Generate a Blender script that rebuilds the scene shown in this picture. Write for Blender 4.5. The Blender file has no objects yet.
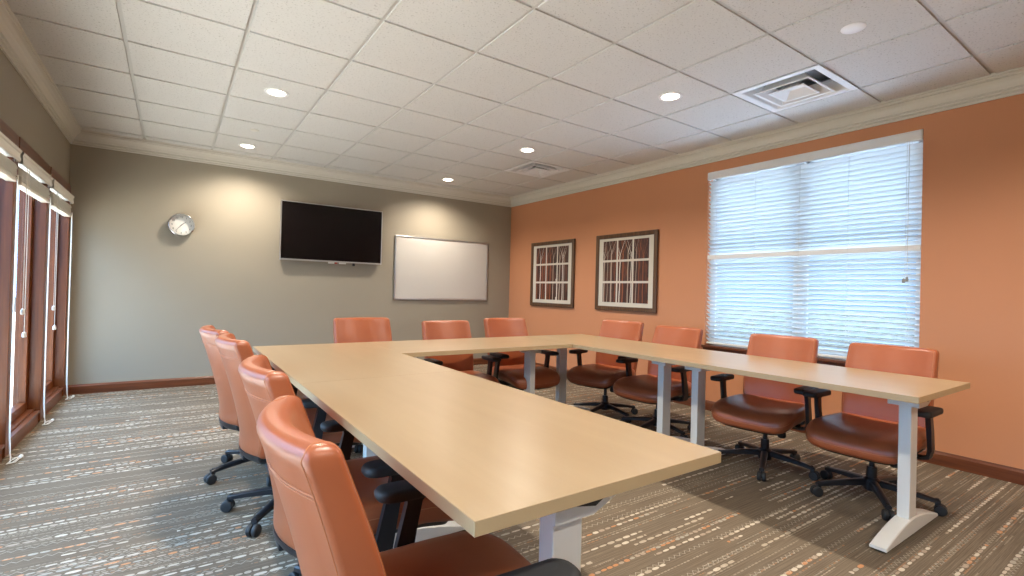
import bpy, bmesh, math, random
from mathutils import Vector, Matrix
random.seed(7)
sc = bpy.context.scene
C = sc.collection
PI = math.pi

# ------------------------------------------------------------------ helpers
def new_bm(): return bmesh.new()

def add_box(bm, x0, x1, y0, y1, z0, z1, bev=0, seg=2, mi=0):
    vs = [bm.verts.new(p) for p in [(x0,y0,z0),(x1,y0,z0),(x1,y1,z0),(x0,y1,z0),(x0,y0,z1),(x1,y0,z1),(x1,y1,z1),(x0,y1,z1)]]
    fs = [bm.faces.new([vs[i] for i in f]) for f in [(0,3,2,1),(4,5,6,7),(0,1,5,4),(1,2,6,5),(2,3,7,6),(3,0,4,7)]]
    for f in fs: f.material_index = mi
    if bev > 0:
        es = list({e for f in fs for e in f.edges})
        r = bmesh.ops.bevel(bm, geom=es, offset=bev, segments=seg, affect='EDGES', profile=0.5)
        for f in r['faces']: f.material_index = mi
    return vs

def add_rings(bm, rings, closed=True, cap0=True, cap1=True, mi=0):
    R = [[bm.verts.new(p) for p in r] for r in rings]
    n = len(R[0])
    for a, b in zip(R, R[1:]):
        for i in range(n if closed else n-1):
            j = (i+1) % n
            f = bm.faces.new([a[i], a[j], b[j], b[i]]); f.material_index = mi
    if cap0: f = bm.faces.new(R[0][::-1]); f.material_index = mi
    if cap1: f = bm.faces.new(R[-1]); f.material_index = mi
    return R

def frame_of(d):
    d = Vector(d).normalized()
    up = Vector((0,0,1)) if abs(d.z) < .95 else Vector((1,0,0))
    a = d.cross(up).normalized(); b = a.cross(d).normalized()
    return a, b

def add_cyl(bm, p0, p1, r0, r1=None, n=20, cap=True, mi=0):
    r1 = r0 if r1 is None else r1
    p0, p1 = Vector(p0), Vector(p1); a, b = frame_of(p1-p0)
    ring = lambda c, r: [c + a*(r*math.cos(2*PI*i/n)) + b*(r*math.sin(2*PI*i/n)) for i in range(n)]
    add_rings(bm, [ring(p0,r0), ring(p1,r1)], cap0=cap, cap1=cap, mi=mi)

def add_tube(bm, pts, r, n=8, mi=0, flat=1.0):
    pts = [Vector(p) for p in pts]; rings = []
    rs = r if isinstance(r, (list, tuple)) else [r]*len(pts)
    for i, p in enumerate(pts):
        d = (pts[min(i+1,len(pts)-1)] - pts[max(i-1,0)])
        a, b = frame_of(d)
        rings.append([p + a*(rs[i]*math.cos(2*PI*k/n)) + b*(rs[i]*flat*math.sin(2*PI*k/n)) for k in range(n)])
    add_rings(bm, rings, mi=mi)

def add_lathe(bm, prof, c=(0,0,0), axis='Z', n=32, mi=0, cap=True):
    c = Vector(c); rings = []
    for r, h in prof:
        ring = []
        for i in range(n):
            u, v = r*math.cos(2*PI*i/n), r*math.sin(2*PI*i/n)
            ring.append(c + {'Z':Vector((u,v,h)), 'Y':Vector((u,h,v)), 'X':Vector((h,u,v))}[axis])
        rings.append(ring)
    add_rings(bm, rings, cap0=cap, cap1=cap, mi=mi)

def rrect(hw, hh, r, n=5):
    out = []
    for cx, cy, a0 in ((hw-r,hh-r,0),(-hw+r,hh-r,PI/2),(-hw+r,-hh+r,PI),(hw-r,-hh+r,3*PI/2)):
        for k in range(n+1):
            a = a0 + (PI/2)*k/n
            out.append((cx+r*math.cos(a), cy+r*math.sin(a)))
    return out

def obj(name, bm, mats, parent=None, smooth=False, angle=40, loc=None):
    bmesh.ops.recalc_face_normals(bm, faces=bm.faces)
    me = bpy.data.meshes.new(name); bm.to_mesh(me); bm.free()
    for m in (mats if isinstance(mats, (list, tuple)) else [mats]): me.materials.append(m)
    o = bpy.data.objects.new(name, me); C.objects.link(o)
    if parent: o.parent = parent
    if loc: o.location = loc
    if smooth:
        me.polygons.foreach_set('use_smooth', [True]*len(me.polygons))
        try: me.set_sharp_from_angle(angle=math.radians(angle))
        except Exception: pass
    me.update()
    return o

def thing(name, label, cat, loc=(0,0,0), rotz=0, group=None):
    o = bpy.data.objects.new(name, None); C.objects.link(o)
    o.empty_display_size = .1
    o.location = loc; o.rotation_euler = (0,0,rotz)
    o['label'] = label; o['category'] = cat
    if group: o['group'] = group
    return o

def struct(name, bm, m, parent=None, **k):
    o = obj(name, bm, m, parent, **k)
    if parent is None: o['kind'] = 'structure'
    return o

def dup(root, loc, rotz, label, group=None):
    r = root.copy(); C.objects.link(r); r.location = loc; r.rotation_euler = (0,0,rotz)
    r['label'] = label
    if group: r['group'] = group
    for ch in list(root.children):
        c = ch.copy(); C.objects.link(c); c.parent = r
        for g in list(ch.children):
            d = g.copy(); C.objects.link(d); d.parent = c
    return r

# ------------------------------------------------------------------ materials
def mat(name, col=(.5,.5,.5), rough=.5, metal=0, spec=.5):
    m = bpy.data.materials.new(name); m.use_nodes = True
    b = m.node_tree.nodes['Principled BSDF']
    b.inputs['Base Color'].default_value = (*col, 1); b.inputs['Roughness'].default_value = rough
    b.inputs['Metallic'].default_value = metal; b.inputs['Specular IOR Level'].default_value = spec
    return m

class N:
    """tiny node-tree writer"""
    def __init__(s, m): s.t = m.node_tree; s.b = s.t.nodes['Principled BSDF']
    def n(s, typ, **k):
        nd = s.t.nodes.new(typ)
        for a, v in k.items(): setattr(nd, a, v)
        return nd
    def link(s, a, b): s.t.links.new(a, b)
    def math(s, op, a, b=None, c=None):
        nd = s.n('ShaderNodeMath', operation=op)
        for i, v in enumerate((a, b, c)):
            if v is None: continue
            if hasattr(v, 'is_linked') or hasattr(v, 'links'): s.link(v, nd.inputs[i])
            else: nd.inputs[i].default_value = v
        return nd.outputs[0]
    def mix(s, f, a, b, mode='MIX'):
        nd = s.n('ShaderNodeMix', data_type='RGBA', blend_type=mode)
        for i, v in ((0,f),(6,a),(7,b)):
            if hasattr(v, 'links'): s.link(v, nd.inputs[i])
            elif i == 0: nd.inputs[0].default_value = v
            else: nd.inputs[i].default_value = (*v, 1) if len(v) == 3 else v
        return nd.outputs[2]
    def coord(s, scale=(1,1,1), kind='Object'):
        tc = s.n('ShaderNodeTexCoord'); mp = s.n('ShaderNodeMapping')
        mp.inputs['Scale'].default_value = scale
        s.link(tc.outputs[kind], mp.inputs[0]); return mp.outputs[0]
    def noise(s, vec, scale=5, detail=3, rough=.5):
        nd = s.n('ShaderNodeTexNoise'); nd.inputs['Scale'].default_value = scale
        nd.inputs['Detail'].default_value = detail; nd.inputs['Roughness'].default_value = rough
        s.link(vec, nd.inputs['Vector']); return nd.outputs['Fac']
    def ramp(s, f, stops, interp='LINEAR'):
        nd = s.n('ShaderNodeValToRGB'); cr = nd.color_ramp; cr.interpolation = interp
        while len(cr.elements) < len(stops): cr.elements.new(.5)
        for e, (p, c) in zip(cr.elements, stops): e.position = p; e.color = (*c, 1)
        s.link(f, nd.inputs[0]); return nd.outputs[0]
    def color(s, c): s.link(c, s.b.inputs['Base Color'])
    def bump(s, h, strength=.2, dist=.002):
        nd = s.n('ShaderNodeBump'); nd.inputs['Strength'].default_value = strength
        nd.inputs['Distance'].default_value = dist
        s.link(h, nd.inputs['Height']); s.link(nd.outputs[0], s.b.inputs['Normal'])

def paint(name, col, rough=.6):
    m = mat(name, col, rough, spec=.3); k = N(m); v = k.coord(kind='Object')
    f = k.noise(v, 1.3, 3); k.color(k.mix(f, [c*.96 for c in col], [min(1,c*1.04) for c in col]))
    k.bump(k.noise(v, 320, 2), .12, .0006)
    return m

def wood(name, axis, dark, light, rough=.32, dens=34):
    m = mat(name, light, rough, spec=.5); k = N(m)
    scl = [dens]*3; scl[axis] = 1.6
    v = k.coord(tuple(scl)); f = k.noise(v, 1.0, 5, .6)
    scl2 = [dens*5]*3; scl2[axis] = 4
    f2 = k.noise(k.coord(tuple(scl2)), 1.0, 2, .5)
    c = k.ramp(f, [(.3, dark), (.52, [(a+b)/2 for a, b in zip(dark, light)]), (.72, light)])
    k.color(k.mix(k.math('MULTIPLY', f2, .35), c, dark))
    k.bump(f2, .06, .0008)
    return m

M = {}
M['wall_grey'] = paint('taupe_wall_paint', (.32,.28,.215))
M['wall_orange'] = paint('terracotta_wall_paint', (.58,.255,.125))
M['trim_white'] = paint('white_trim_paint', (.66,.63,.55), .4)
M['wood_x'] = wood('cherry_wood_along_x', 0, (.085,.022,.008), (.21,.065,.022))
M['wood_y'] = wood('cherry_wood_along_y', 1, (.085,.022,.008), (.21,.065,.022))
M['wood_z'] = wood('cherry_wood_along_z', 2, (.085,.020,.004), (.215,.058,.012))
M['black'] = mat('black_plastic', (.014,.014,.016), .38, spec=.5)
M['black_rubber'] = mat('black_rubber', (.018,.018,.018), .6)
M['chrome'] = mat('chrome', (.75,.75,.75), .18, 1)
M['silver'] = mat('brushed_silver', (.62,.61,.60), .32, .9)
M['leg_metal'] = mat('silver_powder_coat', (.76,.75,.70), .38, .1)
M['white_plastic'] = mat('white_plastic', (.80,.79,.75), .4)
M['vent_white'] = mat('white_enamel', (.78,.78,.77), .35)
M['duct'] = mat('grey_duct', (.22,.22,.22), .6)
M['disc_white'] = mat('bright_white_plastic', (.93,.93,.92), .4)
M['dark'] = mat('dark_plenum_slot_shade', (.03,.03,.03), .8)
M['vinyl'] = mat('white_vinyl_window', (.75,.76,.76), .35)
M['cord'] = mat('off_white_cord', (.72,.69,.62), .8)
M['screen'] = mat('black_glass_screen', (.006,.004,.004), .18, spec=.18)
M['board'] = mat('white_board_surface', (.56,.53,.485), .3)
M['face'] = mat('clock_face', (.82,.80,.75), .5)
M['ink'] = mat('dark_ink', (.05,.05,.05), .5)
M['red'] = mat('red_plastic', (.55,.05,.03), .5)
M['pale_bounce'] = paint('pale_bounce_paving', (.56,.50,.42), .9)  # pale patio ground, added to bounce daylight onto the ceiling

# leather
m = mat('tan_leather', (.47,.168,.075), .34, spec=.5); k = N(m); v = k.coord()
f = k.noise(v, 5, 4); k.color(k.mix(f, (.30,.072,.025), (.39,.106,.038)))
k.bump(k.math('ADD', k.noise(v, 420, 2), k.math('MULTIPLY', k.noise(v, 12, 2), 1.5)), .10, .0012)
M['leather'] = m
M['stitch'] = mat('leather_seam', (.46,.165,.065), .6)

# maple laminate
def maple(name, axis):
    m = mat(name, (.70,.50,.29), .30, spec=.5); k = N(m)
    s1 = [9]*3; s1[axis] = .9
    f = k.noise(k.coord(tuple(s1)), 1, 4, .55)
    s2 = [120]*3; s2[axis] = 6
    g = k.noise(k.coord(tuple(s2)), 1, 2)
    c = k.ramp(f, [(.3,(.318,.216,.118)), (.5,(.34,.236,.132)), (.75,(.368,.260,.150))])
    k.color(k.mix(k.math('MULTIPLY', g, .30), c, (.31,.205,.11)))
    return m
M['maple_y'] = maple('maple_laminate_along_y', 1)
M['maple_x'] = maple('maple_laminate_along_x', 0)
M['edge'] = mat('maple_edge_band_lit', (.47,.33,.175), .42)  # edge lightened beyond the top, window light from the left painted in

# ceiling tile: fissured mineral fibre
m = mat('mineral_fibre_tile', (.66,.645,.60), .9, spec=.15); k = N(m); v = k.coord()
f = k.noise(v, 95, 2, .6)
c = k.ramp(f, [(.30,(.40,.385,.355)), (.385,(.64,.63,.60)), (1,(.675,.665,.635))])
k.color(c); k.bump(f, .25, .002)
M['tile'] = m
M['tbar'] = mat('ceiling_grid_enamel', (.52,.51,.48), .5)

# blind slat: lets some daylight through
def translucent(name, col, tr):
    m = mat(name, col, .45); t = m.node_tree; b = t.nodes['Principled BSDF']; out = t.nodes['Material Output']
    tl = t.nodes.new('ShaderNodeBsdfTranslucent'); tl.inputs[0].default_value = (*col, 1)
    mx = t.nodes.new('ShaderNodeMixShader'); mx.inputs[0].default_value = tr
    t.links.new(b.outputs[0], mx.inputs[1]); t.links.new(tl.outputs[0], mx.inputs[2]); t.links.new(mx.outputs[0], out.inputs[0])
    return m
M['slat'] = translucent('white_blind_slat', (.84,.85,.84), .45)
M['slat_solid'] = mat('white_blind_vinyl', (.74,.71,.63), .45)

# window glass: clear pane that passes daylight straight through
m = mat('window_glass'); t = m.node_tree; out = t.nodes['Material Output']
tr = t.nodes.new('ShaderNodeBsdfTransparent'); tr.inputs[0].default_value = (.95,.97,.97,1)
gl = t.nodes.new('ShaderNodeBsdfGlossy'); gl.inputs['Roughness'].default_value = .02
fr0 = t.nodes.new('ShaderNodeFresnel'); fr0.inputs[0].default_value = 1.45
gm = t.nodes.new('ShaderNodeNewGeometry'); fr = t.nodes.new('ShaderNodeMath'); fr.operation = 'MULTIPLY'; inv = t.nodes.new('ShaderNodeMath'); inv.operation = 'SUBTRACT'
inv.inputs[0].default_value = 1; t.links.new(gm.outputs['Backfacing'], inv.inputs[1]); t.links.new(fr0.outputs[0], fr.inputs[0]); t.links.new(inv.outputs[0], fr.inputs[1])
mx = t.nodes.new('ShaderNodeMixShader')
t.links.new(fr.outputs[0], mx.inputs[0]); t.links.new(tr.outputs[0], mx.inputs[1]); t.links.new(gl.outputs[0], mx.inputs[2]); t.links.new(mx.outputs[0], out.inputs[0])
M['glass'] = m

def emit(name, col, st):
    m = bpy.data.materials.new(name); m.use_nodes = True; t = m.node_tree
    e = t.nodes.new('ShaderNodeEmission'); e.inputs[0].default_value = (*col, 1); e.inputs[1].default_value = st
    t.links.new(e.outputs[0], t.nodes['Material Output'].inputs[0]); return m
M['lamp'] = emit('lamp_lens_lit', (1,.90,.74), 14)

# carpet: rows of woven dashes along x
m = mat('patterned_carpet', (.2,.17,.14), .95, spec=.1); k = N(m)
geo = k.n('ShaderNodeNewGeometry'); sp = k.n('ShaderNodeSeparateXYZ'); k.link(geo.outputs['Position'], sp.inputs[0])
X, Y = sp.outputs[0], sp.outputs[1]
def wn(vx, vy=None):
    nd = k.n('ShaderNodeTexWhiteNoise', noise_dimensions='2D'); cb = k.n('ShaderNodeCombineXYZ')
    k.link(vx, cb.inputs[0])
    if vy is None: cb.inputs[1].default_value = 0
    elif hasattr(vy, 'links'): k.link(vy, cb.inputs[1])
    else: cb.inputs[1].default_value = vy
    k.link(cb.outputs[0], nd.inputs[0]); return nd.outputs[0]
base_v = k.coord((3,220,1), 'Object'); fine = k.noise(base_v, 1, 3, .7)
tuft = k.noise(k.coord((160,160,1), 'Object'), 1, 2)
broad = k.noise(k.coord((.35,4,1), 'Object'), 1, 3)
basec = k.ramp(fine, [(.28,(.066,.046,.030)), (.5,(.146,.108,.072)), (.72,(.236,.178,.120))])
basec = k.mix(k.math('MULTIPLY', broad, .5), basec, (.145,.122,.095))
cur = basec
hsum = fine
for li, (rh, seed, prob, bl0, bl1, fat) in enumerate(((.036, 3.7, .46, .030, .062, .42), (.0155, 11.3, .50, .012, .030, .40))):
    vv = k.math('DIVIDE', Y, rh); row = k.math('FLOOR', vv); fv = k.math('SUBTRACT', k.math('FRACT', vv), .5)
    r1 = wn(row, seed); r2 = wn(row, seed+1); r3 = wn(row, seed+2)
    L = k.math('ADD', k.math('MULTIPLY', r1, bl1-bl0), bl0)
    uu = k.math('ADD', k.math('DIVIDE', X, L), k.math('MULTIPLY', r2, 37.0)); cell = k.math('FLOOR', uu)
    fu = k.math('SUBTRACT', k.math('FRACT', uu), .5)
    c1 = wn(cell, row)
    sz = k.math('ADD', k.math('MULTIPLY', c1, .5), .55)
    ex = k.math('POWER', k.math('ABSOLUTE', k.math('DIVIDE', fu, .43)), 2.6)
    ey = k.math('POWER', k.math('ABSOLUTE', k.math('DIVIDE', fv, k.math('MULTIPLY', sz, fat*.62))), 2)
    inside = k.math('LESS_THAN', k.math('ADD', ex, ey), 1)
    rowon = k.math('LESS_THAN', r3, prob)
    cb = k.n('ShaderNodeCombineXYZ'); k.link(k.math('MULTIPLY', X, 1.6), cb.inputs[0]); k.link(k.math('MULTIPLY', row, 7.31), cb.inputs[1])
    seg = k.math('GREATER_THAN', k.noise(cb.outputs[0], 1, 1), .48)
    mask = k.math('MULTIPLY', k.math('MULTIPLY', inside, rowon), seg)
    hue = k.math('ADD', k.math('MULTIPLY', wn(row, seed+5), .72), k.math('MULTIPLY', wn(cell, k.math('ADD', row, 91.0)), .28))
    colr = k.ramp(hue, [(0,(.46,.39,.30)), (.34,(.62,.54,.43)), (.50,(.38,.30,.23)), (.58,(.52,.23,.10)), (.70,(.37,.34,.28)), (.82,(.54,.46,.37))], 'CONSTANT')
    cur = k.mix(k.math('MULTIPLY', mask, .90 if li == 0 else .42), cur, colr)
    hsum = k.math('ADD', hsum, k.math('MULTIPLY', mask, .5))
# fine loose zigzag thread
zz = k.math('MULTIPLY', k.math('PINGPONG', X, .018), 1.0)
vv = k.math('DIVIDE', Y, .105); row = k.math('FLOOR', vv)
off = k.math('SUBTRACT', k.math('MULTIPLY', k.math('FRACT', vv), .105), k.math('ADD', k.math('MULTIPLY', wn(row, 5.5), .07), zz))
th = k.math('LESS_THAN', k.math('ABSOLUTE', off), .0022)
on = k.math('MULTIPLY', th, k.math('GREATER_THAN', wn(row, 8.8), .35))
cur = k.mix(k.math('MULTIPLY', on, .55), cur, (.50,.45,.37))
cur = k.mix(k.math('MULTIPLY', tuft, .35), cur, (.12,.098,.074))
k.color(cur); k.bump(k.math('ADD', hsum, tuft), .35, .004)
M['carpet'] = m

# ------------------------------------------------------------------ room constants
XL, XR, YB, YF, H = .012, 5.40, 2.68, -6.15, 2.665
W = .16
FX = .045                       # face of the glazed oak screen on the left wall

bm = new_bm(); add_box(bm, XL-W, XR+W, YF-W, YB+W, -.06, 0); struct('floor', bm, M['carpet'])
bm = new_bm(); add_box(bm, XL-W, XR+W, YB, YB+W, 0, H+.2); struct('wall_back', bm, M['wall_grey'])
bm = new_bm(); add_box(bm, XL-W, XR+W, YF-W, YF, 0, H+.2); struct('wall_front', bm, M['wall_grey'])

# right wall with window opening
WY0, WY1, WZ0, WZ1 = -2.662, -.90, .655, 2.425
bm = new_bm()
add_box(bm, XR, XR+W, YF, WY0, 0, H+.2); add_box(bm, XR, XR+W, WY1, YB, 0, H+.2)
add_box(bm, XR, XR+W, WY0, WY1, 0, WZ0); add_box(bm, XR, XR+W, WY0, WY1, WZ1, H+.2)
struct('wall_right', bm, M['wall_orange'])

# left wall: piers and a band above the row of tall windows
PITCH, M0 = 1.010, 1.51          # mullion centres at M0, M0-PITCH, ...
NWIN = 7  # windows past the third are out of view, added for daylight
ends = [2.55] + [M0-PITCH*i for i in range(NWIN)]
LZ0, LZ1 = .10, 2.085
bm = new_bm()
add_box(bm, XL-W, XL, YF, ends[-1]-.05, 0, H+.2)
add_box(bm, XL-W, XL, ends[-1]-.05, YB, LZ1, H+.2)
add_box(bm, XL-W, XL, 2.55, YB, 0, LZ1)
add_box(bm, XL-W, XL, ends[-1]-.05, 2.55, 0, .02)
struct('wall_left', bm, M['wall_grey'])

# ceiling: lay-in tiles in a dropped grid
G = .61
LIGHTS = [(2.5,.5),(2.5,3.5),(6.5,.5),(6.5,3.5),(2.5,-2.5),(6.5,-2.5),(2.5,-5.5),(6.5,-5.5),(2.5,-8.5),(6.5,-8.5)]
VENTS = [(7,1),(7,-4)]
bm = new_bm()
ix = [XL] + [G*i for i in range(1, 9)] + [XR]
iy = [YF] + [G*j for j in range(-10, 5)] + [YB]
gap = .012
def tile_hole(bm, x0, x1, y0, y1, cx, cy, r, z0, z1):
    n = 40; sq = []; ci = []
    for i in range(n):
        a = 2*PI*i/n; c, s = math.cos(a), math.sin(a); q = 1/max(abs(c), abs(s))
        hx, hy = (x1-x0)/2, (y1-y0)/2
        sq.append(((x0+x1)/2+c*q*hx, (y0+y1)/2+s*q*hy)); ci.append((cx+r*c, cy+r*s))
    rings = [[(x,y,z1) for x,y in ci], [(x,y,z0) for x,y in ci], [(x,y,z0) for x,y in sq], [(x,y,z1) for x,y in sq]]
    add_rings(bm, rings, cap0=False, cap1=False)
for a in range(len(ix)-1):
    for b in range(len(iy)-1):
        x0, x1, y0, y1 = ix[a]+gap, ix[a+1]-gap, iy[b]+gap, iy[b+1]-gap
        ci, cj = round(ix[a]/G-.001) if a else 0, round(iy[b]/G) if b else -11
        if (ci, cj) in VENTS: continue
        hit = [l for l in LIGHTS if ci == int(l[0]) and cj == math.floor(l[1])]
        if hit: tile_hole(bm, x0, x1, y0, y1, hit[0][0]*G, hit[0][1]*G, .074, H, H+.015)
        else: add_box(bm, x0, x1, y0, y1, H, H+.015)
ceil = struct('ceiling', bm, M['tile'])
bm = new_bm()
for x in ix: add_box(bm, x-.014, x+.014, YF, YB, H+.0095, H+.013)
for y in iy: add_box(bm, XL, XR, y-.014, y+.014, H+.0097, H+.0133)
obj('ceiling_grid', bm, M['tbar'], ceil)
bm = new_bm(); add_box(bm, XL-W, XR+W, YF-W, YB+W, H+.2, H+.26); obj('ceiling_deck', bm, M['dark'], ceil)

# crown moulding (mitred), one run per wall
prof = [(0,-.142),(.013,-.142),(.014,-.126),(.008,-.123),(.009,-.120),(.024,-.117),(.025,-.103),(.019,-.100),(.020,-.097),(.033,-.093),(.040,-.074),(.054,-.052),(.072,-.038),(.078,-.035),(.075,-.030),(.086,-.026),(.088,-.013),(.083,-.010),(.095,-.006),(.096,.004),(.096,.02),(0,.02)]
cor = [(XL,YB,1,-1),(XR,YB,-1,-1),(XR,YF,-1,1),(XL,YF,1,1)]
for i, nm in enumerate(('trim_1','trim_2','trim_3','trim_4')):
    rings = [[(x+d*sx, y+d*sy, H+z) for d, z in prof] for x, y, sx, sy in (cor[i], cor[(i+1) % 4])]
    bm = new_bm(); add_rings(bm, rings); struct(nm, bm, M['trim_white'])

# baseboards
def baseboard(name, axis, fixed, a, b, sgn, m):
    bm = new_bm(); pr = [(0,0),(.016,0),(.016,.078),(.012,.086),(.010,.092),(.004,.098),(0,.098)]
    rings = []
    for t in (a, b):
        rings.append([((t, fixed+sgn*d, z) if axis == 0 else (fixed+sgn*d, t, z)) for d, z in pr])
    add_rings(bm, rings); struct(name, bm, m)
baseboard('baseboard_back', 0, YB, XL, XR, -1, M['wood_x'])
baseboard('baseboard_right', 1, XR, YF, YB-.016, -1, M['wood_y'])
baseboard('baseboard_front', 0, YF, XL, XR, 1, M['wood_x'])
baseboard('baseboard_left', 1, XL, YF+.016, ends[-1]-.05, 1, M['wood_y'])

# ------------------------------------------------------------------ right window (twin double-hung)
win = bpy.data.objects.new('window_1', None); C.objects.link(win); win['kind'] = 'structure'; win.location = (XR+.10, (WY0+WY1)/2, WZ0)
wl = lambda y: y-(WY0+WY1)/2
bm = new_bm(); hw = (WY1-WY0)/2; hh = WZ1-WZ0
add_box(bm, -.02,.05, -hw,-hw+.025, 0,hh); add_box(bm, -.02,.05, hw-.025,hw, 0,hh)
add_box(bm, -.02,.05, -hw,hw, 0,.05); add_box(bm, -.02,.05, -hw,hw, hh-.045,hh); add_box(bm, -.02,.05, -.032,.032, 0,hh)
obj('window_frame', bm, M['vinyl'], win)
for s in (-1, 1):
    y0, y1 = (.032, hw-.025) if s > 0 else (-hw+.025, -.032)
    for nm, z0, z1, xo in (('lower_sash', .05, .91, 0), ('upper_sash', .87, hh-.045, .022)):
        bm = new_bm(); w = .028
        add_box(bm, xo-.01,xo+.015, y0,y0+w, z0,z1); add_box(bm, xo-.01,xo+.015, y1-w,y1, z0,z1)
        add_box(bm, xo-.01,xo+.015, y0,y1, z0,z0+w); add_box(bm, xo-.01,xo+.015, y0,y1, z1-w,z1)
        sh = obj(nm, bm, M['vinyl'], win)
        bm = new_bm(); add_box(bm, xo,xo+.004, y0+w,y1-w, z0+w,z1-w); obj('pane', bm, M['glass'], sh)
# wooden stool and apron
bm = new_bm(); add_box(bm, XR-.03, XR+.08, WY0-.03, WY1+.03, WZ0-.02, WZ0+.004, .004); add_box(bm, XR-.014, XR, WY0-.01, WY1+.01, WZ0-.085, WZ0-.02, .003)
o = obj('window_stool', bm, M['wood_y'], win); o.location = -win.location

# its slatted blind
bl = thing('window_blind', 'wide white slatted blind lowered over the whole window in the orange wall', 'blind', (XR+.032, (WY0+WY1)/2, WZ0+.006))
bm = new_bm(); prv = [(-.040,-.085),(-.040,-.004),(-.034,0),(-.030,0),(-.030,-.012),(-.033,-.085)]
prv = [(-.040,-.078),(-.043,-.070),(-.043,-.012),(-.039,-.006),(-.039,0),(-.027,0),(-.027,-.078)]
add_rings(bm, [[(a, y, hh-.008+b) for a, b in prv] for y in (-hw+.001, hw-.001)])
for s in (-1,1): add_box(bm, -.043,.01, s*(hw-.004)-.004*(s>0), s*(hw-.004)+.004*(s<0), hh-.086,hh-.008)
add_box(bm, -.02,.03, -hw+.01,hw-.01, hh-.06,hh-.012)
obj('valance', bm, M['vent_white'], bl)
def slat_mesh(bm, z, tilt, y0, y1, w=.05):
    pr = []
    for k in range(5):
        u = -w/2+w*k/4; pr.append((u, .0022*(1-(2*u/w)**2)))
    pts = [(u, c) for u, c in pr] + [(u, c-.0026) for u, c in pr[::-1]]
    ca, sa = math.cos(tilt), math.sin(tilt)
    add_rings(bm, [[(u*ca+c*sa, y, z-u*sa+c*ca) for u, c in pts] for y in (y0, y1)])
TILT = math.radians(38)
rail_z = 1.553-WZ0-.006
bm = new_bm(); zs = []
nA = 19; z = hh-.115
zs = [hh-.115-(hh-.115-rail_z-.040)*i/(nA-1) for i in range(nA)]
nB = 20
zs += [rail_z-.045-(rail_z-.045-.055)*i/(nB-1) for i in range(nB)]
for z in zs: slat_mesh(bm, z, TILT, -hw+.007, hw-.007)
obj('slats', bm, M['slat'], bl, smooth=True, angle=50)
bm = new_bm(); add_box(bm, -.026,-.012, -hw+.007,hw-.007, rail_z-.022,rail_z+.022, .003); obj('middle_rail', bm, M['white_plastic'], bl)
bm = new_bm(); add_box(bm, -.025,.025, -hw+.014,hw-.014, .012,.030, .004); obj('bottom_rail', bm, M['white_plastic'], bl)
for fy in (-.80,-.40,-.02,.38,.78):
    bm = new_bm(); add_tube(bm, [(.0285,fy,hh-.07),(.0285,fy,.010),(-.0285,fy,.010),(-.0285,fy,hh-.07)], .0011, 6); obj('ladder_cord', bm, M['cord'], bl)
bm = new_bm(); yw = -2.585-(WY0+WY1)/2
add_cyl(bm, (-.046, yw, 1.335-WZ0-.006), (-.046, yw, hh-.085), .0022, n=6)
add_cyl(bm, (-.046, yw+.014, 1.335-WZ0-.006), (-.042, yw+.014, hh-.085), .0014, n=6)
cdo = obj('pull_cord', bm, M['cord'], bl)
bm = new_bm()
for dy in (0,.020): add_lathe(bm, [(.003,0),(.0085,-.006),(.010,-.03),(.008,-.036)], (-.046, yw+dy, 1.338-WZ0-.006-.01*(dy>0)), n=12)
obj('tassel', bm, mat('grey_tassel', (.30,.29,.25), .5), cdo)

# ------------------------------------------------------------------ left windows
for i in range(NWIN):
    y1 = ends[i] - .05; y0 = ends[i+1] + .05
    wn_ = bpy.data.objects.new('window_%d' % (i+2), None); C.objects.link(wn_); wn_['kind'] = 'structure'; wn_.location = (XL, y0, 0)
    L = y1-y0; fx = FX-XL
    # jambs / mullion, sill, head – each a board
    bm = new_bm(); add_box(bm, -.13, fx, -.10, 0, .02, LZ1-.002, .003); obj('mullion', bm, M['wood_z'], wn_)
    if i == 0:
        bm = new_bm(); add_box(bm, -.13, fx, L, L+.05, .02, LZ1-.002, .003); obj('mullion', bm, M['wood_z'], wn_)
    bm = new_bm(); add_box(bm, -.13, fx-.012, -.04, L+.0, 0, .085, .002); add_box(bm, -.13, fx-.002, 0, L, .085, .105, .004); add_box(bm, -.13, fx-.035, 0, L, .105, .120, .003)
    obj('window_sill', bm, M['wood_y'], wn_)
    bm = new_bm(); add_box(bm, -.13, fx+.004, 0, L, 1.995, LZ1-.004, .002); obj('window_head', bm, M['wood_y'], wn_)
    # sash with glass
    bm = new_bm()
    add_box(bm, -.095,-.045, 0,.055, .120,1.995, .003); add_box(bm, -.095,-.045, L-.055,L, .120,1.995, .003)
    add_box(bm, -.095,-.045, .055,L-.055, .120,.185, .003); add_box(bm, -.095,-.045, .055,L-.055, 1.94,1.995, .003)
    sh = obj('sash', bm, M['wood_z'], wn_)
    bm = new_bm(); add_box(bm, -.073,-.067, .055,L-.055, .185,1.94); obj('pane', bm, M['glass'], sh)

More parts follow.
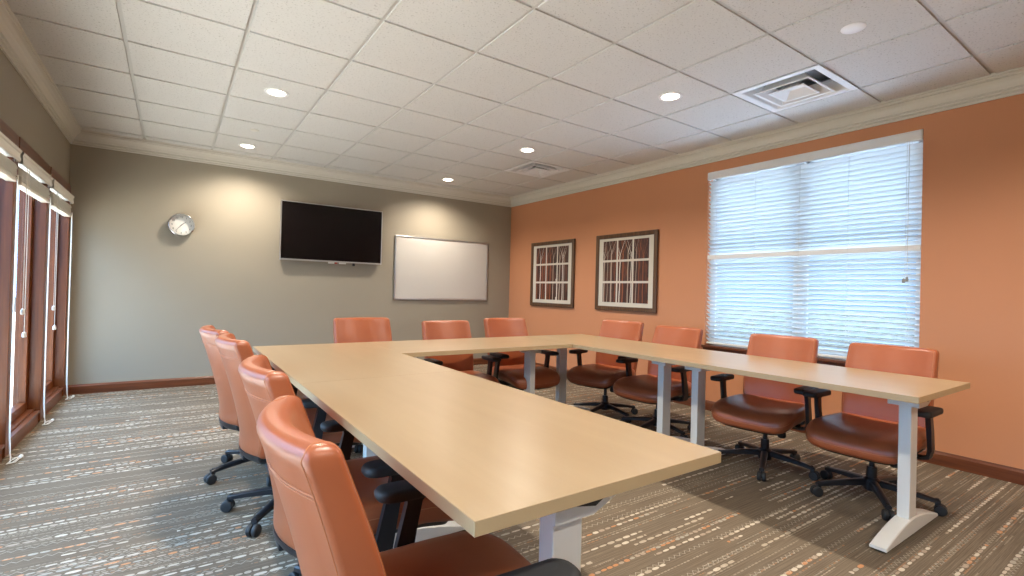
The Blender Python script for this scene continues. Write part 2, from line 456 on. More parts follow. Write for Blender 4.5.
LB = ['white slatted blind raised above the tall window nearest the far corner',
      'white slatted blind raised above the middle of the three tall windows in view',
      'white slatted blind raised above the tall window cut by the left edge of the photo',
      'white slatted blind raised above the tall window behind the viewer']
BW = .89
def left_blind(i):
    yc = (ends[i]+ends[i+1])/2
    b = thing('raised_blind', LB[i], 'blind', (FX+.002, yc, 1.90), 0, 'raised blinds along the glazed wall')
    h = BW/2; vh = (ends[i]-ends[i+1])/2-.026
    bm = new_bm(); pv = [(.012,.004),(.020,.004),(.024,.012),(.024,.026),(.019,.034),(.019,.056),(.026,.064),(.028,.078),(.018,.083),(.012,.083)]
    add_rings(bm, [[(a, y, z) for a, z in pv] for y in (-vh, vh)])
    for s in (-1, 1):
        ys = sorted((s*vh, s*(vh-.009)))
        add_rings(bm, [[(.001,y,.004),(.020,y,.004),(.024,y,.012),(.022,y,.06),(.028,y,.078),(.020,y,.083),(.001,y,.083)] for y in ys])
    obj('valance', bm, M['slat_solid'], b)
    bm = new_bm(); add_box(bm, -.042,.008, -h,h, .022,.062); obj('head_rail', bm, M['white_plastic'], b)
    bm = new_bm(); n = 11; rr = random.Random(i)
    for q in range(n):
        z = -.108 + q*.0085
        sx = rr.uniform(-.004,.004); j = rr.uniform(-.006,.006)
        add_box(bm, -.036+sx, .014+sx, -h+j, h+j, z, z+.0032, .0008, 1)
    obj('slat_stack', bm, M['slat_solid'], b)
    bm = new_bm(); add_box(bm, -.037,.016, -h,h, -.132,-.112, .004); obj('bottom_rail', bm, M['slat_solid'], b)
    for fy in (-.34,0,.34):
        bm = new_bm(); add_tube(bm, [(-.0385,fy,.03),(-.0385,fy,-.134),(.0185,fy,-.134),(.0185,fy,.03)], .0012, 6); obj('ladder_cord', bm, M['cord'], b)
    # lift cord down to the carpet, with a loose end on the floor
    bm = new_bm(); y0 = h-.03; zf = -1.90
    p1 = [(.022,y0,-.09),(.022,y0,-.5),(.021,y0,-1.2),(.022,y0+.00,zf+.16),(.024,y0+.01,zf+.05),(.032,y0+.03,zf+.012),(.048,y0+.06,zf+.008),(.060,y0+.02,zf+.008),(.050,y0-.06,zf+.009),(.030,y0-.09,zf+.012),(.040,y0-.02,zf+.015),(.064,y0+.05,zf+.016)]
    p2 = [(.027,y0-.012,-.09),(.027,y0-.012,-.6),(.026,y0-.012,-1.3),(.028,y0-.012,zf+.18),(.036,y0-.03,zf+.04),(.044,y0-.08,zf+.010),(.062,y0-.05,zf+.008),(.070,y0+.03,zf+.009)]
    for p in (p1, p2): add_tube(bm, p, .0026, 6)
    lc = obj('lift_cord', bm, M['cord'], b, smooth=True, angle=80)
    bm = new_bm(); add_lathe(bm, [(.004,0),(.010,.004),(.011,.035),(.006,.042)], (0,0,0), 'Y', 12)
    t = obj('tassel', bm, M['white_plastic'], lc); t.location = (.068, y0+.03, zf+.012)
    # tilt cords with tassels
    for fy, zt in (((.10,-.98),(.16,-1.14)) if i else ((.13,-1.0),(.19,-1.17))):
        bm = new_bm(); add_cyl(bm, (.020, fy-h, zt+.03), (.020, fy-h, .02), .0022, n=6); tc = obj('tilt_cord', bm, M['cord'], b)
        bm = new_bm(); add_lathe(bm, [(.004,.034),(.011,.026),(.013,0),(.008,-.006)], (.020, fy-h, zt), n=12); obj('tassel', bm, M['white_plastic'], tc)
for i in range(3): left_blind(i)

# ground outside: paving added to bounce light in, dark lawn to limit it
M['blue_bounce'] = paint('blue_grey_bounce_paving', (.46,.54,.66), .9)  # unseen path, tinted blue to throw bluish light on the ceiling
M['grass'] = paint('dark_lawn', (.010,.016,.014), .95)
for nm, x0, x1, mt in (('bounce_patio', XL-W-4.5, XL-W, 'pale_bounce'), ('bounce_path', XR+W, XR+W+4.0, 'blue_bounce'), ('lawn_outside', XR+W+4.0, 60, 'grass'), ('lawn_outside', -60, XL-W-4.5, 'grass')):
    bm = new_bm(); add_box(bm, x0, x1, -50, 50, -.40, -.30); struct(nm, bm, M[mt])

# ------------------------------------------------------------------ ceiling fittings
LAB = {(2.5,.5):'lit round downlight above the left table, nearer of the two lights over that side',
       (2.5,3.5):'lit round downlight close to the grey wall, above the gap between clock and television',
       (6.5,.5):'lit round downlight beside the far ceiling air vent',
       (6.5,3.5):'lit round downlight close to the grey wall, above the whiteboard',
       (6.5,-2.5):'lit round downlight in the ceiling in front of the blind-covered window'}
def downlight(cx, cy):
    key = (cx, cy)
    d = thing('recessed_downlight', LAB.get(key, 'lit round ceiling downlight outside the photo, above or behind the viewer'), 'ceiling light', (cx*G, cy*G, H), 0,
              'recessed downlights in the ceiling' if key in LAB else 'downlights out of view')
    bm = new_bm(); add_lathe(bm, [(.060,.014),(.062,.002),(.066,-.005),(.086,-.005),(.089,-.001),(.089,0),(.072,.0005),(.072,.014)], n=40, cap=False)
    obj('trim_ring', bm, M['vent_white'], d, smooth=True)
    bm = new_bm(); add_lathe(bm, [(.071,.014),(.068,.05),(.055,.10)], n=32, cap=False); obj('can', bm, M['chrome'], d, smooth=True)
    bm = new_bm(); add_lathe(bm, [(.061,.012),(.056,-.004),(.040,-.011),(.020,-.014),(.002,-.015)], n=32); obj('lens', bm, M['lamp'], d, smooth=True)
    ld = bpy.data.lights.new('downlight_lamp', 'SPOT'); ld.energy = LAMP_W; ld.color = (1,.90,.77)
    ld.spot_size = math.radians(150); ld.spot_blend = .8; ld.shadow_soft_size = .05
    lo = bpy.data.objects.new('downlight_lamp', ld); C.objects.link(lo); lo.parent = d; lo.location = (0,0,-.03)
LAMP_W = 88
for cx, cy in LIGHTS: downlight(cx, cy)

def sqring(h, z): return [(h,h,z),(-h,h,z),(-h,-h,z),(h,-h,z)]
def vent(cx, cy, label):
    v = thing('ceiling_vent', label, 'air vent', ((cx+.5)*G, (cy+.5)*G, H), 0, 'square air vents in the ceiling')
    bm = new_bm(); add_rings(bm, [sqring(.299,.004), sqring(.299,-.004), sqring(.262,-.006), sqring(.250,.000), sqring(.205,.085), sqring(.201,.085), sqring(.246,.004)], cap0=False, cap1=False)
    obj('vent_frame', bm, M['vent_white'], v)
    bm = new_bm(); add_rings(bm, [sqring(.195,-.012), sqring(.192,-.016), sqring(.178,-.014), sqring(.128,.055), sqring(.124,.055), sqring(.172,-.008)], cap0=False, cap1=False); obj('louver', bm, M['vent_white'], v)
    bm = new_bm(); add_rings(bm, [sqring(.122,-.016), sqring(.119,-.020), sqring(.108,-.018), sqring(.05,.028), sqring(.004,.030)], cap0=False); obj('centre_cone', bm, M['vent_white'], v)
    for sx in (-1,1):
        bm = new_bm(); add_box(bm, sx*.15-.004,sx*.15+.004, -.24,.24, .045,.052); obj('support_bar', bm, M['vent_white'], v)
    bm = new_bm(); add_rings(bm, [sqring(.285,.012), sqring(.285,.13)], cap0=False); obj('duct_box', bm, M['duct'], v)
vent(7,1, 'square white ceiling air vent near the far corner, beside a lit downlight')
vent(7,-4,'large square white ceiling air vent nearest the viewer, in front of the blind-covered window')

d = thing('blank_cover_plate', 'flat round white cover disc in the ceiling, unlit, right of the near air vent', 'cover plate', (6.5*G, -4.5*G, H))
bm = new_bm(); add_lathe(bm, [(.060,.004),(.060,-.003),(.055,-.007),(.002,-.008)], n=32); obj('cover_disc', bm, M['disc_white'], d, smooth=True)
d = thing('sprinkler', 'small pale round sprinkler cap in the ceiling beside the downlight near the grey wall', 'sprinkler cap', (1.514, 1.471, H))
bm = new_bm(); add_lathe(bm, [(.042,.004),(.042,-.002),(.036,-.005),(.002,-.006)], n=24); obj('cover_disc', bm, M['trim_white'], d, smooth=True)

# ------------------------------------------------------------------ things on the walls
# television
tv = thing('television', 'black flat-screen television with thin silver frame on the grey wall', 'television', (2.592, YB, 1.475))
bm = new_bm(); add_box(bm, -.634,.634, -.070,-.030, 0,.722, .004); obj('casing', bm, M['black'], tv)
bm = new_bm(); w = .011
for b in ((-.636,-.636+w,.0,.724),(.636-w,.636,.0,.724)): add_box(bm, b[0],b[1], -.076,-.060, b[2],b[3], .002)
add_box(bm, -.636,.636, -.076,-.060, .713,.724, .002); add_box(bm, -.636,.636, -.077,-.060, -.004,.014, .002)
obj('bezel', bm, M['silver'], tv)
bm = new_bm(); add_box(bm, -.625,.625, -.073,-.069, .014,.713); obj('screen', bm, M['screen'], tv)
bm = new_bm(); add_box(bm, -.30,.30, -.030,0, .14,.55, .004); obj('wall_mount', bm, M['black'], tv)
for nm, x0, x1, mt in (('cable_plug',-.06,.015,'white_plastic'),('red_plug',.022,.05,'red'),('adapter',.075,.165,'white_plastic')):
    bm = new_bm(); add_box(bm, x0,x1, -.066,-.048, -.022,.000, .004); obj(nm, bm, M[mt], tv)
bm = new_bm(); add_box(bm, .25,.28, -.066,-.048, -.040,.0, .003); obj('sensor', bm, M['black'], tv)

# whiteboard
wb = thing('whiteboard', 'blank whiteboard with aluminium frame on the grey wall', 'whiteboard', (4.201, YB, .998))
bm = new_bm(); add_box(bm, -.745,.745, -.016,-.003, .015,.89); obj('board', bm, M['board'], wb)
bm = new_bm()
add_box(bm, -.762,-.740, -.022,0, 0,.905, .003); add_box(bm, .740,.762, -.022,0, 0,.905, .003)
add_box(bm, -.740,.740, -.022,0, 0,.022, .003); add_box(bm, -.740,.740, -.022,0, .883,.905, .003)
obj('frame', bm, M['silver'], wb)

# clock
ck = thing('wall_clock', 'round silver wall clock with white face on the grey wall', 'clock', (.958, YB, 1.797))
bm = new_bm(); add_lathe(bm, [(.112,-.001),(.124,-.001),(.126,-.050),(.121,-.066),(.116,-.068),(.113,-.060),(.111,-.028),(.112,-.012)], axis='Y', n=56, cap=False); obj('rim', bm, M['chrome'], ck, smooth=True)
bm = new_bm(); add_cyl(bm, (0,-.002,0), (0,-.024,0), .113, n=56); fc = obj('dial', bm, M['face'], ck)
dg = bpy.context.evaluated_depsgraph_get
bmn = new_bm()
for h in range(1, 13):
    cu = bpy.data.curves.new('numeral', 'FONT'); cu.body = str(h); cu.size = .028; cu.align_x = 'CENTER'; cu.align_y = 'CENTER'; cu.extrude = .0004
    to = bpy.data.objects.new('numeral_source', cu); C.objects.link(to)
    me = bpy.data.meshes.new_from_object(to.evaluated_get(dg()))
    a = PI/2 - h*PI/6
    me.transform(Matrix.Translation((.088*math.cos(a), -.0248, .088*math.sin(a))) @ Matrix.Rotation(PI/2, 4, 'X'))
    bmn.from_mesh(me)
    C.objects.unlink(to); bpy.data.objects.remove(to); bpy.data.curves.remove(cu); bpy.data.meshes.remove(me)
obj('numerals', bmn, M['ink'], fc)
for nm, hr, ln, wd, yy in (('hour_hand', 1.6, .055, .0035, -.027), ('minute_hand', 7.3, .085, .0028, -.029)):
    a = PI/2 - hr*PI/6; dx, dz = math.cos(a), math.sin(a); px, pz = -dz, dx
    bm = new_bm(); rg = []
    for y in (yy, yy-.0012):
        rg.append([(-dx*.016+px*wd, y, -dz*.016+pz*wd), (dx*ln+px*wd*.5, y, dz*ln+pz*wd*.5), (dx*ln-px*wd*.5, y, dz*ln-pz*wd*.5), (-dx*.016-px*wd, y, -dz*.016-pz*wd)])
    add_rings(bm, rg); obj(nm, bm, M['ink'], ck)
bm = new_bm(); add_cyl(bm, (0,-.024,0),(0,-.031,0), .005, n=16); obj('hub', bm, M['ink'], ck)

# framed birch prints
M['mat_board'] = mat('cream_mat_board', (.62,.57,.47), .8)
M['frame_wood'] = wood('dark_frame_wood', 2, (.06,.028,.012), (.17,.082,.034), .35, 60)
m = mat('print_ground', (.08,.02,.01), .5); k = N(m)
f = k.noise(k.coord((30,30,4)), 1, 4, .7)
k.color(k.ramp(f, [(.3,(.015,.008,.006)), (.5,(.06,.018,.009)), (.72,(.20,.055,.02))]))
M['print_ground'] = m
M['bark'] = mat('print_white_bark', (.72,.66,.56), .6); M['bark_mid'] = mat('print_grey_bark', (.38,.30,.23), .6); M['bark_red'] = mat('print_red_bark', (.28,.085,.035), .6)
def picture(yc, z0, label, seed):
    p = thing('framed_print', label, 'picture', (XR, yc, z0), 0, 'framed birch prints')
    w2, hh2, fw, dp = .488, .946, .052, .030
    bm = new_bm()
    def bar(y0,y1,z0,z1): add_box(bm, -dp,-.002, y0,y1, z0,z1, .006)
    bar(-w2,-w2+fw,0,hh2); bar(w2-fw,w2,0,hh2); bar(-w2+fw-.004,w2-fw+.004,0,fw); bar(-w2+fw-.004,w2-fw+.004,hh2-fw,hh2)
    obj('frame', bm, M['frame_wood'], p)
    bm = new_bm(); add_box(bm, -.016,-.003, -w2+fw-.004,w2-fw+.004, fw-.004,hh2-fw+.004); obj('mat_board', bm, M['mat_board'], p)
    rnd = random.Random(seed); pw, ph, gp = .224, .236, .026
    for c in range(3):
        trunks = [(-.085+.06*q+rnd.uniform(-.018,.018), rnd.uniform(.008,.021), rnd.choice((1,2,3,3))) for q in range(4)]
        for r in range(3):
            bm = new_bm(); yc2 = -(c-1)*(pw+gp); zc = hh2/2+.008+(1-r)*(ph+gp)
            add_box(bm, -.0185,-.0155, yc2-pw/2,yc2+pw/2, zc-ph/2,zc+ph/2)
            lay = [0]
            def strip(u0,v0,w0,u1,v1,w1,mi):
                # a painted trunk or branch, clipped to its panel
                n = 6; lay[0] += 1; xx = -.0187-.00004*lay[0]; pts = []
                for t in range(n+1):
                    s = t/n; u = u0+(u1-u0)*s+math.sin(s*5+u0*40)*.002; v = v0+(v1-v0)*s; w = w0+(w1-w0)*s
                    if abs(v) > ph/2+.0001 or abs(u) > pw/2-.003: break
                    pts.append((max(-pw/2,u-w/2), min(pw/2,u+w/2), v))
                for a, b in zip(pts, pts[1:]):
                    f = bm.faces.new([bm.verts.new((xx, yc2-q[0], zc+q[1])) for q in ((a[0],a[2]),(a[1],a[2]),(b[1],b[2]),(b[0],b[2]))]); f.material_index = mi
            for u, w, mi in sorted(trunks, key=lambda t: -t[2]):
                if r: strip(u,-ph/2,w*1.15 if r == 2 else w, u+.004,ph/2,w,mi)
                else:
                    k0 = rnd.uniform(-.09,.0); strip(u,-ph/2,w,u+.003,k0,w*.85,mi)
                    for s in (-1,1): strip(u+.003,k0,w*.55,u+s*rnd.uniform(.03,.085),ph/2,w*.22,mi)
                    strip(u,k0-.03,w*.4,u+rnd.choice((-1,1))*.07,k0+.08,w*.15,mi)
                for q in range(4 if mi == 1 else 0):
                    v = rnd.uniform(-ph/2+.01, ph/2-.02) if r else rnd.uniform(-ph/2+.005, -.06)
                    strip(u-w*.3,v,.003,u+w*.15,v+.003,.003,0)
            obj('print', bm, [M['print_ground'], M['bark'], M['bark_mid'], M['bark_red']], p)
picture(1.587, .948, 'dark-framed nine-panel birch print near the room corner, left of the pair', 3)
picture(.192, .951, 'dark-framed nine-panel birch print nearer the window, right of the pair', 8)

# ------------------------------------------------------------------ tables
TT, TH = .740, .029
def table_leg(parent, cx, cy, along_x):
    """T-foot leg; the foot runs front to back of the top"""
    def bx(bm, a0,a1,b0,b1,z0,z1,bev=0):
        if along_x: add_box(bm, cx+a0,cx+a1, cy+b0,cy+b1, z0,z1, bev)
        else: add_box(bm, cx+b0,cx+b1, cy+a0,cy+a1, z0,z1, bev)
    pt = (lambda a, b, z: (cx+a, cy+b, z)) if along_x else (lambda a, b, z: (cx+b, cy+a, z))
    bm = new_bm(); bx(bm, -.045,.045, -.026,.026, .060, TT-TH-.010, .003)
    lg = obj('leg', bm, M['leg_metal'], parent)
    bm = new_bm(); rg = []
    for q in range(15):
        a = -.352+.704*q/14; s = abs(a)/.352
        zt = .086-.060*s**1.7; w = .034
        rg.append([pt(a,-w,.012), pt(a,w,.012), pt(a,w,zt-.004), pt(a,w-.004,zt), pt(a,-w+.004,zt), pt(a,-w,zt-.004)])
    add_rings(bm, rg); obj('foot', bm, M['leg_metal'], lg)
    bm = new_bm()
    for a in (-.31,.31): add_cyl(bm, pt(a,0,0), pt(a,0,.014), .024, n=20)
    obj('glide', bm, M['black_rubber'], lg)
    bm = new_bm(); z1 = TT-TH; 
    pl = [(-.072,z1-.071),(.045,z1-.071),(.125,z1-.038),(.15,z1-.012),(.15,z1),(-.072,z1)]
    add_rings(bm, [[pt(a, b, z) for a, z in pl] for b in (-.064, .064)])
    ps = [(-.015,z1-.040),(.05,z1-.052),(.095,z1-.030),(.10,z1-.012),(-.03,z1-.012)]
    obj('bracket', bm, M['leg_metal'], lg)
    for sg in (-1, 1):
        bm = new_bm(); add_rings(bm, [[pt(a, sg*w_, z) for a, z in ps] for w_ in (.060, .0648)]); obj('slot_shade_plate', bm, M['dark'], lg)  # dark plate stands in for the shade inside the bracket's hollow
def table(x0, x1, y0, y1, legs, along_x, label, m):
    t = thing('conference_table', label, 'table', ((x0+x1)/2, (y0+y1)/2, 0), 0, 'maple tables set in a U')
    w, d = (x1-x0)/2, (y1-y0)/2
    bm = new_bm(); add_box(bm, -w,w, -d,d, TT-TH, TT, .0009, 1)
    for f in bm.faces:
        f.normal_update()
        f.material_index = 0 if f.normal.z > .7 or f.normal.z < -.7 else 1
    obj('tabletop', bm, [m, M['edge']], t)
    for lx, ly in legs: table_leg(t, lx-(x0+x1)/2, ly-(y0+y1)/2, along_x)
    bm = new_bm()
    if not along_x: add_box(bm, -w+.20,w-.20, -.04,.04, TT-TH-.034, TT-TH-.0005, .002)
    else: add_box(bm, -.04,.04, -d+.20,d-.20, TT-TH-.034, TT-TH-.0005, .002)
    obj('stretcher', bm, M['leg_metal'], t)
LX0, LX1, RX0, RX1 = 1.345, 2.106, 3.558, 4.316
YT, YM, YN = -.220, -1.700, -3.178
table(LX0, LX1, YM+.0002, YT, [(1.725,-.375),(1.725,YM+.145)], True, 'far left maple table, in the corner by the grey wall', M['maple_y'])
table(LX0, LX1, -3.170, YM-.0002, [(1.725,YM-.145),(1.665,-3.035)], True, 'big near left maple table whose bare corner points at the viewer', M['maple_y'])
table(LX1+.0012, RX0-.0012, -.941, YT, [(2.275,-.58),(3.405,-.58)], False, 'maple table running along the grey wall between the two side rows', M['maple_x'])
table(RX0, RX1, YM+.0002, YT, [(3.935,-.375),(3.935,YM+.145)], True, 'far right maple table, in the corner below the framed prints', M['maple_y'])
table(RX0, RX1, -3.182, YM-.0002, [(3.935,YM-.145),(3.935,-3.035)], True, 'near right maple table, its free end and silver foot at the right', M['maple_y'])

# ------------------------------------------------------------------ chairs (facing local +x)
BASE_Z = .0
def back_section(z, hw, xc, th, curve, n=11, r=.013):
    """closed ring of the upholstered back at one height: front face, side, rear face, side"""
    pts = []; r = min(r, th*.45); us = [-1+2*i/(n-1) for i in range(n)]
    cx = lambda u: xc+curve*u*u
    pts += [(cx(u)+th/2, u*(hw-r), z) for u in us]
    def arc(x, s, a0, a1):
        for k in (1, 2, 3):
            a = a0+(a1-a0)*k/4; pts.append((x+r*math.cos(a), s*(hw-r)+r*math.sin(a), z))
    def pt(x, y): pts.append((x, y, z))
    arc(cx(1)+th/2-r, 1, 0, PI/2); pt(cx(1)+th/2-r, hw); pt(cx(1)-th/2+r, hw); arc(cx(1)-th/2+r, 1, PI/2, PI)
    pts += [(cx(u)-th/2, u*(hw-r), z) for u in us[::-1]]
    arc(cx(1)-th/2+r, -1, PI, 1.5*PI); pt(cx(1)-th/2+r, -hw); pt(cx(1)+th/2-r, -hw); arc(cx(1)+th/2-r, -1, 1.5*PI, 2*PI)
    return pts
def back_profile(t):
    """t 0..1 from bottom to top -> z, half width, centre x, thickness"""
    z = .345+.515*t
    hw = .208+.020*math.sin(min(1,t*1.25)*PI/2) - .004*max(0,t-.75)*4
    xc = -.215 - .115*max(0,(t-.12)/.88)**1.2 + .010*math.sin(PI*t)
    th = .064+.010*math.sin(PI*min(1,t*1.1))
    return z, hw, xc, th

CV = .047
def make_chair(name, label, group):
    t = thing(name, label, 'chair', (0,0,0), 0, group)
    # backrest
    bm = new_bm(); rings = []
    for q in range(22):
        s = q/21; z, hw, xc, th = back_profile(s); k_ = 1
        rings.append(back_section(z, hw, xc, th, CV))
    # rounded top and bottom
    def cap(s, sign, steps):
        z, hw, xc, th = back_profile(s); out = []
        for g in steps:
            a = g*PI/2; r = .024
            out.append(back_section(z+sign*r*math.sin(a), hw-r*.9*(1-math.cos(a)), xc-sign*.004*g, th*(.22+.78*math.cos(a)), CV))
        return out
    top = cap(1, 1, (.3,.55,.75,.9,1.0)); bot = cap(0, -1, (1.0,.8,.55,.3))
    add_rings(bm, bot+rings+top)
    bk = obj('backrest', bm, M['leather'], t, smooth=True, angle=70)
    # seams: across the rear below the head roll, and down both side borders
    bm = new_bm()
    def rear_pt(s, u, dx=0):
        z, hw, xc, th = back_profile(s); return (xc-th/2+CV*u*u-.0006+dx, u*(hw-.013), z)
    def front_pt(s, u):
        z, hw, xc, th = back_profile(s); return (xc+th/2+CV*u*u+.0006, u*(hw-.013), z)
    add_tube(bm, [rear_pt(.885, -1+2*i/16) for i in range(17)], .0013, 6)
    add_tube(bm, [rear_pt(.872, -1+2*i/16) for i in range(17)], .0009, 6)
    for u in (-1, 1):
        add_tube(bm, [rear_pt(i/18, u) for i in range(19)], .0012, 6)
        add_tube(bm, [front_pt(i/18, u) for i in range(19)], .0012, 6)
    for u in (-1, 1):
        zz_ = [tuple(c[20 if u > 0 else 30]) for c in top]; ff_ = [tuple(c[10 if u > 0 else 0]) for c in top]
        add_tube(bm, [rear_pt(1, u)] + zz_ + ff_[::-1] + [front_pt(1, u)], .0012, 6)
    obj('seam', bm, M['stitch'], bk)
    # black shell under the back
    bm = new_bm(); rg = []
    for z, dw, dx in ((.285,.05,.045),(.300,.022,.012),(.318,.008,.000),(.336,.004,-.002)):
        rg.append(back_section(z, .205-dw, -.213+dx, .068, CV))
    add_rings(bm, rg)
    obj('back_shell', bm, M['black'], t, smooth=True, angle=50)
    # seat cushion
    bm = new_bm(); rg = []
    def outline(off, z0, f=1.0):
        pts = []; n = 56
        for i in range(n):
            a = 2*PI*i/n; c, s = math.cos(a), math.sin(a); e = 2/5.6
            x = (.266-off)*f*math.copysign(abs(c)**e, c); y = (.243-off)*f*math.copysign(abs(s)**e, s)
            x += .070; y *= 1+.03*(x-.06)/.25
            g = max(0, (x-.13)/.18)
            z = z0 - .036*g**2 + .012*(y/.245)**2*(1 if z0 > .40 else .3)
            pts.append((x, y, z))
        return pts
    for off, z, f in ((.060,.350,1),(.022,.350,1),(.006,.358,1),(-.003,.376,1),(-.006,.396,1),(-.003,.418,1),(.007,.433,1),(.022,.441,1),(.02,.445,.85),(.02,.444,.6),(.02,.443,.3),(.02,.443,.08)):
        rg.append(outline(off, z, f))
    add_rings(bm, rg); st = obj('seat', bm, M['leather'], t, smooth=True, angle=70)
    bm = new_bm(); add_tube(bm, outline(-.0068, .402) + [outline(-.0068, .402)[0]], .0014, 6); obj('seam', bm, M['stitch'], st)
    # seat pan and mechanism
    bm = new_bm(); add_rings(bm, [outline(o_, z_) for o_, z_ in ((.06,.328),(.035,.332),(.025,.352))]); obj('seat_pan', bm, M['black'], t, smooth=True, angle=40)
    bm = new_bm(); add_box(bm, -.13,.09, -.075,.075, .262,.332, .012); add_box(bm, -.24,-.10, -.045,.045, .285,.315, .006)
    mech = obj('tilt_mechanism', bm, M['black'], t, smooth=True)
    bm = new_bm(); add_tube(bm, [(.02,-.06,.30),(.02,-.16,.298),(.03,-.235,.285)], [.006,.006,.006]); add_box(bm, .0,.05, -.265,-.22, .276,.290, .005)
    obj('lever', bm, M['black'], mech, smooth=True)
    bm = new_bm(); add_lathe(bm, [(.010,.335),(.022,.325),(.026,.262),(.022,.252)], (.10,.14,0), n=20); obj('adjuster_knob', bm, M['black'], mech, smooth=True)
    # arms
    for s in (-1, 1):
        bm = new_bm(); rg = []
        for x, y, z, w, d in ((.02,.150,.318,.030,.007),(.02,.235,.316,.030,.007),(.022,.266,.330,.030,.009),(.026,.274,.370,.028,.010),(.045,.274,.470,.024,.011),(.060,.272,.545,.022,.012),(.066,.270,.568,.034,.016)):
            if y < .24: rg.append([(x-w, s*y, z-d),(x+w, s*y, z-d),(x+w, s*y, z+d),(x-w, s*y, z+d)])
            elif y < .27 and z < .34: rg.append([(x-w, s*(y+d*.7), z-d),(x+w, s*(y+d*.7), z-d),(x+w, s*(y-d*.7), z+d),(x-w, s*(y-d*.7), z+d)])
            else: rg.append([(x-w, s*(y+d), z),(x+w, s*(y+d), z),(x+w, s*(y-d), z),(x-w, s*(y-d), z)])
        add_rings(bm, rg)
        ar = obj('armrest', bm, M['black'], t, smooth=True, angle=45)
        bm = new_bm(); o2 = rrect(.125, .042, .036, 6)
        add_rings(bm, [[(.075+x*f, s*.268+y*f+s*.004*(x/.125)**2, z) for x, y in o2] for f, z in ((.80,.562),(.95,.565),(1,.573),(1,.585),(.95,.592),(.80,.595))])
        obj('arm_pad', bm, M['black_rubber'], ar, smooth=True, angle=60)
    # column
    bm = new_bm(); add_cyl(bm, (0,0,.060),(0,0,.190), .028, .026); add_cyl(bm, (0,0,.190),(0,0,.270), .014); obj('gas_column', bm, M['black'], t, smooth=True)
    bm = new_bm(); add_lathe(bm, [(.028,.050),(.042,.058),(.046,.085),(.044,.115),(.030,.128),(.028,.128)], n=28); obj('hub', bm, M['black'], t, smooth=True)
    for k_ in range(5):
        bm = new_bm(); rg = []
        for q in range(9):
            s = q/8; x = .030+.275*s; zt = .118-.022*s-.016*s*s; dd = .036-.016*s; w = .021-.006*s
            rg.append([(x,-w,zt-dd),(x,w,zt-dd),(x,w,zt-.006),(x,w*.55,zt),(x,-w*.55,zt),(x,-w,zt-.006)])
        add_rings(bm, rg); lg = obj('base_leg', bm, M['black'], t, smooth=True, angle=40)
        lg.rotation_euler = (0,0,2*PI*k_/5)
        bm = new_bm(); add_cyl(bm, (.290,0,.060),(.290,0,.086), .0085, n=12)
        for s in (-1, 1): add_lathe(bm, [(.012,s*.004),(.026,s*.004),(.0285,s*.009),(.0285,s*.020),(.024,s*.025),(.008,s*.027)], (.305,0,.0285), 'Y', 24)
        add_cyl(bm, (.305,-.006,.0285),(.305,.006,.0285), .012, n=12)
        add_box(bm, .280,.304, -.005,.005, .030,.064, .003)
        obj('caster', bm, M['black_rubber'], lg, smooth=True, angle=40)
    return t

GL, GB, GR = 'tan chairs along the window side', 'tan chairs along the grey wall', 'tan chairs along the orange wall'
CH = [  # x, y, heading deg, base phase (world deg), extra height, label, group
 (1.390,-2.905,  -3, 228, .014, 'tan leather office chair closest to the viewer, cut by the bottom edge', GL),
 (1.428,-2.190,  -1, 184,  .022, 'tan leather office chair second from the viewer on the window side', GL),
 (1.428,-1.180,   3, 156,  .016, 'tan leather office chair third from the viewer on the window side', GL),
 (1.388,-.520,    6, 126,  .012, 'tan leather office chair farthest from the viewer on the window side', GL),
 (2.160,-.250, -90,  20,  .026, 'tan leather office chair against the grey wall, below the television', GB),
 (2.905,-.250, -92,  50, -.008, 'tan leather office chair against the grey wall, below the whiteboard', GB),
 (3.540,-.250, -92,  0,  .010, 'tan leather office chair against the grey wall, beside the room corner', GB),
 (4.305,-.590, 192,  194,  .006, 'tan leather office chair against the orange wall, below the two prints', GR),
 (4.290,-1.215,184,  188, -.006, 'tan leather office chair between the right print and the blind-covered window', GR),
 (4.255,-2.150,187,  205, -.002, 'tan leather office chair under the middle of the blind-covered window', GR),
 (4.270,-2.770,181,  213, -.006, 'tan leather office chair nearest the table end at the right', GR),
]
proto = None
def adjust(t, phase, dz):
    i = 0
    for c in t.children:
        if c.name.startswith('base_leg'):
            c.rotation_euler = (0,0,phase+2*PI*i/5); i += 1
        elif c.name.startswith(('hub','gas_column')): pass
        else: c.location = (0,0,dz)
for x, y, hd, ph, dz, lab, grp in CH:
    if proto is None:
        t = proto = make_chair('office_chair', lab, grp); t.location = (x,y,0); t.rotation_euler = (0,0,math.radians(hd))
    else: t = dup(proto, (x,y,0), math.radians(hd), lab, grp)
    adjust(t, math.radians(ph-hd), dz)

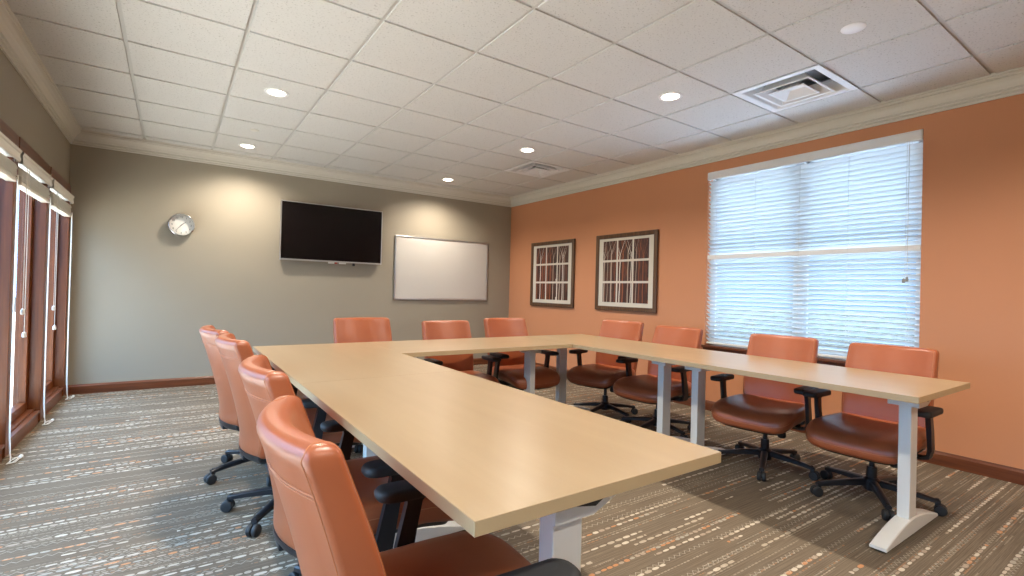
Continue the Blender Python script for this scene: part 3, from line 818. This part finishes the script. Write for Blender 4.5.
# ------------------------------------------------------------------ light, sky, camera
w = bpy.data.worlds.new('sky'); sc.world = w; w.use_nodes = True
nt = w.node_tree; bg = nt.nodes['Background']
tcn = nt.nodes.new('ShaderNodeTexCoord'); sep = nt.nodes.new('ShaderNodeSeparateXYZ'); rp = nt.nodes.new('ShaderNodeValToRGB')
nt.links.new(tcn.outputs['Generated'], sep.inputs[0]); nt.links.new(sep.outputs[2], rp.inputs[0])
rp.color_ramp.elements[0].color = (.30,.55,.92,1); rp.color_ramp.elements[1].color = (.42,.66,1,1); rp.color_ramp.elements[0].position = .28; rp.color_ramp.elements[1].position = .5
nt.links.new(rp.outputs[0], bg.inputs[0])
mr = nt.nodes.new('ShaderNodeMapRange'); mr.interpolation_type = 'SMOOTHSTEP'    # clear blue band low down, overhead brightened to add room light
for nm_, v_ in (('From Min',.27),('From Max',.5),('To Min',.8),('To Max',5.5)): mr.inputs[nm_].default_value = v_
nt.links.new(sep.outputs[2], mr.inputs['Value']); ax = nt.nodes.new('ShaderNodeMapRange')                                          # brightened towards the west to add light from the left
for nm_, v_ in (('From Min',-.5),('From Max',.5),('To Min',4.2),('To Max',0.0)): ax.inputs[nm_].default_value = v_
nt.links.new(sep.outputs[0], ax.inputs['Value'])
ad = nt.nodes.new('ShaderNodeMath'); ad.operation = 'ADD'; nt.links.new(mr.outputs[0], ad.inputs[0]); nt.links.new(ax.outputs[0], ad.inputs[1])
nt.links.new(ad.outputs[0], bg.inputs[1])

sl = bpy.data.lights.new('bounce_sun', 'SUN'); sl.energy = 23; sl.color = (1,.95,.87); sl.angle = .01  # unseen sun, added to light the paving for bounce indoors
so = bpy.data.objects.new('bounce_sun', sl); C.objects.link(so); so.location = (2, 20, 30); so.rotation_euler = (math.radians(-35), 0, 0)

cam = bpy.data.cameras.new('camera'); co = bpy.data.objects.new('camera', cam); C.objects.link(co)
cam.sensor_width = 36; cam.lens = 491.98777/1024*36; cam.clip_start = .02; cam.clip_end = 200
R_ = Vector((.82247849,-.5682237,.02551374)); U_ = Vector((-.02493852,.00878778,.99965036)); F_ = Vector((.56824924,.8228272,.0069429))
mw = Matrix((R_, U_, -F_)).transposed().to_4x4(); mw.translation = (.888983,-3.928807,1.153873)
co.matrix_world = mw
sc.camera = co
sc.view_settings.view_transform = 'Standard'
try: sc.view_settings.look = 'None'
except Exception: pass
sc.view_settings.gamma = 1; sc.view_settings.exposure = .66; sc.view_settings.use_curve_mapping = False
sc.cycles.diffuse_bounces = 6; sc.cycles.max_bounces = 14; sc.cycles.transparent_max_bounces = 16
sc.cycles.caustics_reflective = False; sc.cycles.caustics_refractive = False
sc.cycles.sample_clamp_indirect = 6
